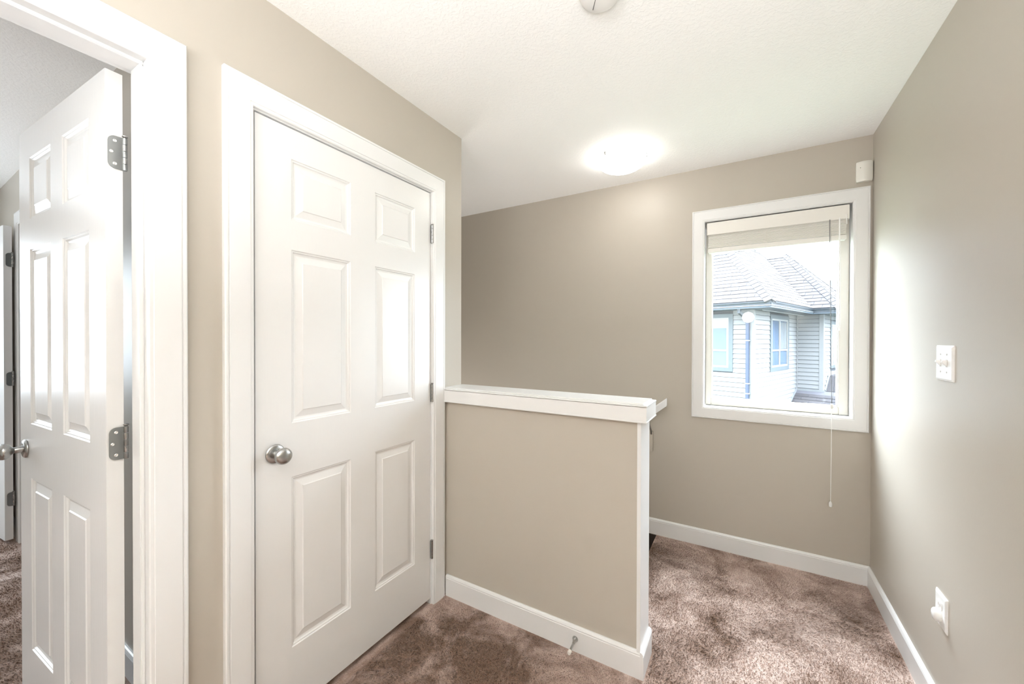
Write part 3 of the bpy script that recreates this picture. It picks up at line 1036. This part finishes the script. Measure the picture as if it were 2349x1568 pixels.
# walls: (name, function along a, outward normal) with boards split round windows
def siding(fn, a0, a1, z0, z1, holes, parent, step=BW, vis=-1.0):
    z = z1 - BW
    while z > z0:
        hz0, hz1 = z, z + BW
        segs = [(a0, a1)]
        for (h0, h1, k0, k1) in holes:
            if hz1 > k0 + 0.01 and hz0 < k1 - 0.01:
                new = []
                for s in segs:
                    if h0 > s[0] + 0.02: new.append((s[0], min(s[1], h0)))
                    if h1 < s[1] - 0.02: new.append((max(s[0], h1), s[1]))
                segs = new
        for s in segs:
            prof = [(0.0, 0.010), (0.019, 0.010), (0.004, BW), (0.0, BW)]
            MB().prism(prof, lambda p, q, t: fn(t, p, hz0 + q), s[0], s[1]).build('siding_board', SIDING, parent)
        z -= BW


def neighbour_window(fn, a0, a1, z0, z1, tw, parent, split=None, pane=PANE_BLUE, rail=None, blinds=False):
    """outer trim a0..a1, z0..z1"""
    def bx(A0, A1, Z0, Z1, t0, t1, name, mat, par):
        c = [fn(a, t, z) for a in (A0, A1) for t in (t0, t1) for z in (Z0, Z1)]
        return MB().box(*[f(p[i] for p in c) for i in range(3) for f in (min, max)]).build(name, mat, par)
    win = bx(a0 + tw, a1 - tw, z0 + tw, z1 - tw, -0.02, 0.004, 'window', PANE_GREEN if pane is PANE_GREEN else pane, parent)
    for q in ((a0, a0 + tw, z0, z1), (a1 - tw, a1, z0, z1), (a0 + tw, a1 - tw, z0, z0 + tw), (a0 + tw, a1 - tw, z1 - tw, z1)):
        bx(q[0], q[1], q[2], q[3], 0, 0.03, 'window_trim', WINTRIM, win)
    b0, b1, c0, c1 = a0 + tw, a1 - tw, z0 + tw, z1 - tw
    f = 0.045
    for q in ((b0, b0 + f, c0, c1), (b1 - f, b1, c0, c1), (b0 + f, b1 - f, c0, c0 + f), (b0 + f, b1 - f, c1 - f, c1)):
        bx(q[0], q[1], q[2], q[3], 0.003, 0.026, 'window_frame', WINWHITE, win)
    if split:
        bx(split - 0.035, split + 0.035, c0 + f, c1 - f, 0.003, 0.024, 'mullion', WINWHITE, win)
    if rail:
        bx(b0 + f, (b1 - f), rail - 0.022, rail + 0.022, 0.003, 0.02, 'meeting_rail', WINWHITE, win)
    return win


wl = box_part('wall', (-9.0, -0.012, 0.004, 6.0, ZB, SO), SIDBACK)
fnL = lambda a, t, z: Vector((a, 0.004 - t, z))
fnR = lambda a, t, z: Vector((-0.012 + t, a, z))
fnS = lambda a, t, z: Vector((a, sS - t, z))
fnT = lambda a, t, z: Vector((ex_ + t, a, z))
siding(fnL, -9.0, -0.075, ZB, SO, [(-1.75, -0.44, 0.575, 1.96)], wl)
neighbour_window(fnL, -1.75, -0.44, 0.575, 1.96, 0.095, hs, rail=1.08, pane=PANE_GREEN)
box_part('roller_shade', (-1.60, -0.585, -0.006, -0.001, 1.62, 1.82), WINWHITE)
wr = box_part('wall', (-0.5, -0.013, 0.02, sS, ZB, SO), SIDBACK)
siding(fnR, 0.075, sS, ZB, SO, [(1.10, 2.60, 0.545, 1.97)], wr)
neighbour_window(fnR, 1.10, 2.60, 0.545, 1.97, 0.10, hs, split=1.83, rail=1.07)
for k in range(7):
    box_part('vertical_blind', (-0.008, -0.004, 1.92 + k * 0.077, 1.975 + k * 0.077, 1.10, 1.80), CURT)
ws = box_part('wall', (-0.02, ex_ - 0.01, sS, 6.15, ZB, SO), SIDBACK)
siding(fnS, 0.03, ex_ - 0.075, ZB, SO, [], ws)
wt = box_part('wall', (0.05, ex_, sS + 0.02, 5.66, ZB, SO), SIDBACK)
siding(fnT, sS + 0.075, 5.66, ZB, SO, [(4.15, 5.55, 0.52, 1.88)], wt)
neighbour_window(fnT, 4.15, 5.55, 0.52, 1.88, 0.09, hs, rail=1.05, pane=PANE_GREEN)
# corner boards
box_part('corner_board', (-0.075, 0.012, -0.024, 0.075, ZB, SO), SIDTRIM)
box_part('corner_board', (0.004, 0.03, sS - 0.03, sS, ZB, SO), SIDTRIM)
box_part('corner_board', (ex_ - 0.075, ex_ + 0.022, sS - 0.024, sS + 0.075, ZB, SO), SIDTRIM)
# soffits and fascia / gutters
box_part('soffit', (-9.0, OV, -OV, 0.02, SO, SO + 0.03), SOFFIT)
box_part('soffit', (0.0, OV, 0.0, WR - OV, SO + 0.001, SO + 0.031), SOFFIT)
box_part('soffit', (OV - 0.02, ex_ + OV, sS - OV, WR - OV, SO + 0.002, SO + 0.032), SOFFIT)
GP = [(0.0, 0.0), (0.055, 0.0), (0.075, 0.02), (0.078, 0.075), (0.095, 0.10), (0.097, 0.125), (0.0, 0.125)]
z0 = GZ - 0.125
o1 = OV - 0.09
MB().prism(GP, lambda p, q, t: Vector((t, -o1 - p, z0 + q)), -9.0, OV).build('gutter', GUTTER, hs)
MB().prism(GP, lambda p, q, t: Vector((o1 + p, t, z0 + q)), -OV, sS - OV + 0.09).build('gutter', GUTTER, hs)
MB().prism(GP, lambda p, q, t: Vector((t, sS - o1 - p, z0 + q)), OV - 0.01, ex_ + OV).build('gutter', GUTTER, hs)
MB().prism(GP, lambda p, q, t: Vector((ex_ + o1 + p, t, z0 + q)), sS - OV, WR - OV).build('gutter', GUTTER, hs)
# pale lip lines of the gutter
box_part('gutter_lip', (-9.0, OV, -OV - 0.008, -OV + 0.004, z0 + 0.028, z0 + 0.042), FLASH)
box_part('gutter_lip', (OV - 0.004, OV + 0.008, -OV, sS - OV, z0 + 0.028, z0 + 0.042), FLASH)
box_part('soffit_trim', (0.16, 0.19, 0.02, sS, SO - 0.03, SO - 0.002), FLASH)
# downspout with elbows
dsp = MB().tube([(-0.16, -0.43, z0 + 0.01), (-0.16, -0.43, 1.96), (-0.105, -0.10, 1.80), (-0.105, -0.068, 1.72)], 0.043, 4)
e = dsp.build('downspout', GUTTER, hs)
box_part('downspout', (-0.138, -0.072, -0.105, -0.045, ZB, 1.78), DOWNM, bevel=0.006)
for z in (1.32, 0.33, 0.10, -0.12):
    box_part('strap', (-0.148, -0.055, -0.108, -0.02, z - 0.012, z + 0.012), FLASH)
# dryer of roofs -----------------------------------------------------
EX = 0.13
TW = 0.333


def roof_plane(name, p0, along, up, length_at, rows, parent, n0=0):
    """p0: eave start (Vector), along: unit eave direction, up: vector for one metre of horizontal run,
    length_at(t) -> (a0, a1) interval along the eave at horizontal run t"""
    nrm = along.cross(up).normalized()
    if nrm.z < 0:
        nrm = -nrm
    run = EX / math.sqrt(1 + PM * PM)
    # backing slab
    T0, T1 = 0.0, run * rows
    a, b = length_at(T0), length_at(T1)
    pts = [p0 + along * a[0], p0 + along * a[1], p0 + up * T1 + along * b[1], p0 + up * T1 + along * b[0]]
    m = MB()
    m.add([p - nrm * 0.002 for p in pts] + [p - nrm * 0.06 for p in pts], [(0, 1, 2, 3), (7, 6, 5, 4), (0, 1, 5, 4), (1, 2, 6, 5), (2, 3, 7, 6), (3, 0, 4, 7)])
    slab = m.build(name, ROOFD, parent)
    return slab, nrm, run


def shingles(slab, p0, along, up, nrm, run, length_at, rows, vis):
    """vis(t) -> (a0, a1): where single shingles are laid"""
    for r in range(rows):
        t0, t1 = run * r, run * (r + 1) + 0.004
        A, B = length_at(t0), length_at(min(t1, run * rows))
        v = vis(t0)
        if v is None:
            continue
        lo, hi = max(A[0], v[0]), min(A[1], v[1])
        off = (r * 0.137) % TW
        k0 = math.floor((lo - off) / TW)
        a = off + k0 * TW
        while a < hi:
            x0, x1 = max(a + 0.004, A[0]), min(a + TW - 0.004, A[1])
            if x1 - x0 > 0.02 and x1 > lo and x0 < hi:
                u0, u1 = max(x0, B[0]), min(x1, B[1])
                if u1 < u0:
                    u0 = u1 = min(max((x0 + x1) / 2, B[0]), B[1])
                q = [p0 + along * x0 + up * t0, p0 + along * x1 + up * t0, p0 + along * u1 + up * t1, p0 + along * u0 + up * t1]
                j = random.uniform(0.011, 0.017)
                m = MB()
                m.add(q + [q[0] + nrm * j, q[1] + nrm * j, q[2] + nrm * 0.004, q[3] + nrm * 0.004],
                      [(3, 2, 1, 0), (4, 5, 6, 7), (0, 1, 5, 4), (1, 2, 6, 5), (2, 3, 7, 6), (3, 0, 4, 7)])
                me = bpy.data.meshes.new('shingle')
                me.from_pydata([tuple(x) for x in m.v], [], m.f)
                me.materials.append(SHINGLE)
                o = bpy.data.objects.new('shingle', me)
                COL.objects.link(o)
                o.parent = slab
            a += TW


def stuff_shingles(slab, p0, along, up, nrm, run, length_at, rows, skip=None, name='shingle_courses'):
    m = MB()
    for r in range(rows):
        t0, t1 = run * r, run * (r + 1) + 0.004
        A, B = length_at(t0), length_at(min(t1, run * rows))
        lo, hi = A
        if skip:
            v = skip(t0)
            if v: hi = min(hi, v[0])
        if hi - lo < 0.05: continue
        off = (r * 0.137) % TW
        a = off + math.floor((lo - off) / TW) * TW
        while a < hi:
            x0, x1 = max(a + 0.004, lo), min(a + TW - 0.004, hi)
            if x1 - x0 > 0.02:
                u0, u1 = max(x0, B[0]), min(x1, B[1])
                if u1 < u0: u0 = u1 = min(max((x0 + x1) / 2, B[0]), B[1])
                q = [p0 + along * x0 + up * t0, p0 + along * x1 + up * t0, p0 + along * u1 + up * t1, p0 + along * u0 + up * t1]
                m.add(q + [q[0] + nrm * 0.02, q[1] + nrm * 0.02, q[2] + nrm * 0.004, q[3] + nrm * 0.004],
                      [(3, 2, 1, 0), (4, 5, 6, 7), (0, 1, 5, 4), (1, 2, 6, 5), (2, 3, 7, 6), (3, 0, 4, 7)])
            a += TW
    o = m.build(name, SHINGLE, slab)
    o['kind'] = 'stuff'
    return o


UX, UY = Vector((1, 0, 0)), Vector((0, 1, 0))
upL = Vector((0, 1, PM))       # L plane rises towards +y
upR = Vector((-1, 0, PM))      # R plane rises towards -x
zE = GZ + 0.012
run_ = EX / math.sqrt(1 + PM * PM)
TT = WR / 2
rowsM = int(TT / run_)
# L plane: eave from (-9, -OV) to (OV, -OV); right end clipped by the front hip
pL = Vector((0, -OV, zE))
fL = lambda t: (-9.0, OV - t)
sl_, nl_, rn_ = roof_plane('roof', pL, UX, upL, fL, rowsM, hs)
visL = lambda t: (-2.15, 9) if t < 2.35 else None
shingles(sl_, pL, UX, upL, nl_, rn_, fL, rowsM, visL)
stuff_shingles(sl_, pL, UX, upL, nl_, rn_, fL, rowsM, skip=lambda t: (-2.15 - 0.1, 0) if t < 2.35 else None)
# R plane: eave along y from -OV to inner corner; valley with the S roof, rear hip
pR = Vector((OV, 0, zE))
tS = 1.63


def fR(t):
    lo = -OV + t
    hi = (sS - OV + t) if t < tS else (WR - OV - t)
    return (lo, max(lo + 0.001, hi))


sr_, nr_, rr_ = None, None, None
m = MB()
P3 = lambda a, t: Vector((OV - t, a, zE + PM * t))
pts = [P3(-OV, 0), P3(sS - OV, 0), P3(sS - OV + tS, tS), P3(-OV + TT, TT)]
nrmR = UY.cross(upR).normalized()
nrmR = nrmR if nrmR.z > 0 else -nrmR
m.add([p - nrmR * 0.002 for p in pts] + [p - nrmR * 0.06 for p in pts], [(0, 1, 2, 3), (7, 6, 5, 4), (0, 1, 5, 4), (1, 2, 6, 5), (2, 3, 7, 6), (3, 0, 4, 7)])
sr_ = m.build('roof', ROOFD, hs)
shingles(sr_, pR, UY, upR, nrmR, run_, fR, rowsM, lambda t: (-9, 99) if t < 1.72 else None)
stuff_shingles(sr_, pR + upR * (run_ * int(1.72 / run_ + 1)), UY, upR, nrmR, run_, lambda t: fR(t + run_ * int(1.72 / run_ + 1)), rowsM - int(1.72 / run_ + 1))
# rear plane of the main roof (seen only as its edge)
m = MB()
Q = lambda x, y, t: Vector((x, y, zE + PM * t - 0.01))
m.add([Q(OV, WR - OV, 0), Q(-9, WR - OV, 0), Q(-9, WR - OV - TT, TT), Q(OV - TT, WR - OV - TT, TT)], [(0, 1, 2, 3)])
m.build('roof', ROOFD, hs)
# S roof: eave at y = sS - OV, from the valley to the corner; hips to the right
xE = ex_ + OV
pS = Vector((0, sS - OV, zE))
fS = lambda t: (OV - t, xE - t)
rowsS = int(tS / run_)
ss_, ns_, rs_ = roof_plane('roof', pS, UX, upL, fS, rowsS, hs)
shingles(ss_, pS, UX, upL, ns_, rs_, fS, rowsS, lambda t: (-99, 99))
# T hip end: eave along y at x = xE
pT = Vector((xE, 0, zE))
fT = lambda t: (sS - OV + t, max(sS - OV + t + 0.001, WR - OV - t))
st_, nt_, rt_ = roof_plane('roof', pT, UY, upR, fT, rowsS, hs)
shingles(st_, pT, UY, upR, nt_, rt_, fT, rowsS, lambda t: (-99, 99))


def ridge_caps(a, b, n1, n2, parent, w=0.125):
    """bent cap shingles from a (low) to b (high) between planes with normals n1, n2"""
    a, b = Vector(a), Vector(b)
    d = (b - a).normalized()
    L = (b - a).length
    s1 = n1.cross(d).normalized()
    s2 = n2.cross(d).normalized()
    if s1.dot(n2) > 0: s1 = -s1
    if s2.dot(n1) > 0: s2 = -s2
    up = (n1 + n2).normalized()
    k = 0
    while k * 0.14 < L:
        o = a + d * (k * 0.14)
        e = a + d * min(k * 0.14 + 0.155, L + 0.02)
        m = MB()
        m.add([o + s1 * w + n1 * 0.026, o + up * 0.034, o + s2 * w + n2 * 0.026, e + s1 * w + n1 * 0.016, e + up * 0.022, e + s2 * w + n2 * 0.016,
               o + s1 * w - n1 * 0.0, o + up * 0.01, o + s2 * w - n2 * 0.0],
              [(0, 1, 4, 3), (1, 2, 5, 4), (0, 6, 7, 1), (1, 7, 8, 2), (0, 3, 6), (2, 8, 5)])
        m.build('cap_shingle', SHINGLE, parent)
        k += 1


P = lambda x, y, t: Vector((x, y, zE + PM * t))
nS, nR_ = nl_, nrmR
ridge_caps(P(OV, -OV, 0), P(OV - 2.6, -OV + 2.6, 2.6), nS, nR_, sl_)
ridge_caps(P(xE, sS - OV, 0), P(xE - tS, sS - OV + tS, tS), nS, nR_, ss_)
nB = Vector((0, 1, 1 / PM)).normalized()
ridge_caps(P(xE, WR - OV, 0), P(xE - tS, WR - OV - tS, tS), nR_, Vector((0, PM, 1)).normalized(), st_)
ridge_caps(P(OV - tS, sS - OV + tS, tS), P(xE - tS, sS - OV + tS, tS), nS, Vector((0, PM, 1)).normalized(), ss_)
ridge_caps(P(OV - tS, WR - OV - tS, tS), P(OV - TT, WR - OV - TT, TT), nR_, Vector((0, PM, 1)).normalized(), sr_)
# a further block beyond the right corner
m = MB()
zz = 3.555
yF, yN, yM = 10.2, 7.2, 8.4
m.add([Vector((-0.9, yN - 0.2, zE)), Vector((7, yN - 0.2, zE)), Vector((7, yM, zz)), Vector((-0.9, yM, zz)), Vector((7, yF, zE)), Vector((-0.9, yF, zE))], [(0, 1, 2, 3), (3, 2, 4, 5)])
far = m.build('far_roof', SHINGLE, hs)
box_part('far_wall', (1.2, 7, 7.4, 9.6, ZB, zE), SIDTRIM)

# lower roof in front of the S wall ---------------------------------
zl = -0.07
PL = 0.55
pQ = Vector((0, sS - 0.02, zl))
m = MB()
m.add([Vector((0.0, sS, zl)), Vector((3.6, sS, zl)), Vector((3.6, 0.9, zl - 2.45 * PL)), Vector((0.0, 0.9, zl - 2.45 * PL))], [(0, 1, 2, 3)])
lr = m.build('lower_roof', ROOFD, hs)
nlow = Vector((0, -PL, 1)).normalized()
for r in range(18):
    y0 = 0.95 + r * 0.125
    z_0 = zl - (sS - y0) * PL
    a = 0.01 + (r * 0.137) % TW - TW
    while a < 2.6:
        x0, x1 = max(a + 0.004, 0.01), min(a + TW - 0.004, 2.6)
        if x1 - x0 > 0.03:
            m = MB()
            z_1 = z_0 + 0.13 * PL
            m.add([(x0, y0, z_0), (x1, y0, z_0), (x1, y0 + 0.13, z_1), (x0, y0 + 0.13, z_1), (x0, y0, z_0 + 0.02), (x1, y0, z_0 + 0.02), (x1, y0 + 0.13, z_1 + 0.005), (x0, y0 + 0.13, z_1 + 0.005)],
                  [(3, 2, 1, 0), (4, 5, 6, 7), (0, 1, 5, 4), (1, 2, 6, 5), (2, 3, 7, 6), (3, 0, 4, 7)])
            m.build('shingle', SHINGLE, lr)
        a += TW
box_part('flashing', (0.0, ex_ + 0.05, sS - 0.04, sS + 0.0, zl - 0.03, zl + 0.035), FLASH)
m = MB().prism([(sS, zl), (0.9, zl - 2.47 * PL), (0.9, zl - 2.47 * PL + 0.06), (sS, zl + 0.06)], lambda p, q, t: Vector((t, p, q)), 0.0, 0.025)
m.build('flashing', FLASH, hs)
# small side roof climbing along the T wall
m = MB()
m.add([Vector((ex_, sS + 0.15, zl)), Vector((3.0, sS + 0.15, zl)), Vector((3.0, sS + 0.60, zl + 0.40)), Vector((ex_, sS + 0.60, zl + 0.40)),
       Vector((3.0, sS + 3, zl + 0.40)), Vector((ex_, sS + 3, zl + 0.40)), Vector((3.0, sS + 3, -1)), Vector((ex_, sS + 3, -1)), Vector((3.0, sS, -1)), Vector((ex_, sS, -1))],
      [(0, 1, 2, 3), (3, 2, 4, 5), (9, 8, 1, 0)])
m.build('side_roof', SHINGLE, hs)
m = MB().prism([(sS + 0.12, zl - 0.02), (sS + 0.60, zl + 0.40), (sS + 0.60, zl + 0.46), (sS + 0.10, zl + 0.04)], lambda p, q, t: Vector((t, p, q)), ex_ + 0.02, ex_ + 0.05)
m.build('flashing', FLASH, hs)
# low roof edge at the foot of the left wall
m = MB().prism([(-3.2, 1.6), (-0.66, -0.02), (-0.60, -0.12), (-3.2, -0.12)], lambda p, q, t: Vector((p, t, q - 0.0)), -0.9, -0.025)
# ground outside
tag(MB().box(-40, 40, 3.2, 60, -3.1, -2.95).build('ground', painted('grass_ground', (0.12, 0.15, 0.10), 0.95, 0.3, 20, 0.3)), 'lawn around the neighbouring house', 'ground', kind='structure')


# ---------------------------------------------------------------- carpet pile
def build_pile():
    rng = np.random.default_rng(3)
    regs = [(XA + 0.02, XD - 0.02, 0.55, YB - 0.02, 95000), (-0.325, XD - 0.02, YB - 0.02, YE + 0.02, 8000), (-0.505, XD - 0.02, YE + 0.02, YC - 0.02, 62000), (-4.7, XA2 - 0.03, -0.5, YR - 0.03, 70000)]
    V = []
    for x0, x1, y0, y1, n in regs:
        x = rng.uniform(x0, x1, n)
        y = rng.uniform(y0, y1, n)
        fld = np.sin(x * 7.1 + 2 * np.sin(y * 4.3)) + np.sin(y * 8.7 + 1.7 * np.sin(x * 5.9 + 1))
        ang = rng.uniform(0, 2 * np.pi, n)
        lean = 0.004 + 0.002 * fld
        hgt = rng.uniform(0.004, 0.009, n)
        wd = rng.uniform(0.0012, 0.0022, n)
        cx, cy = np.cos(ang), np.sin(ang)
        a = np.stack([x - cx * wd, y - cy * wd, np.zeros(n) - 0.0005], 1)
        b = np.stack([x + cx * wd, y + cy * wd, np.zeros(n) - 0.0005], 1)
        c = np.stack([x + lean * 0.8 + rng.normal(0, 0.002, n), y - lean + rng.normal(0, 0.002, n), hgt], 1)
        V.append(np.stack([a, b, c], 1).reshape(-1, 3))
    V = np.concatenate(V).astype(np.float32)
    nt = len(V) // 3
    me = bpy.data.meshes.new('carpet_pile')
    me.vertices.add(len(V))
    me.vertices.foreach_set('co', V.ravel())
    me.loops.add(len(V))
    me.loops.foreach_set('vertex_index', np.arange(len(V), dtype=np.int32))
    me.polygons.add(nt)
    me.polygons.foreach_set('loop_start', np.arange(0, len(V), 3, dtype=np.int32))
    me.polygons.foreach_set('loop_total', np.full(nt, 3, dtype=np.int32))
    me.update()
    me.validate()
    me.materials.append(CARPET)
    o = bpy.data.objects.new('carpet_pile', me)
    COL.objects.link(o)
    tag(o, 'short taupe carpet pile with footprints and worn patches', 'carpet', kind='stuff')


build_pile()
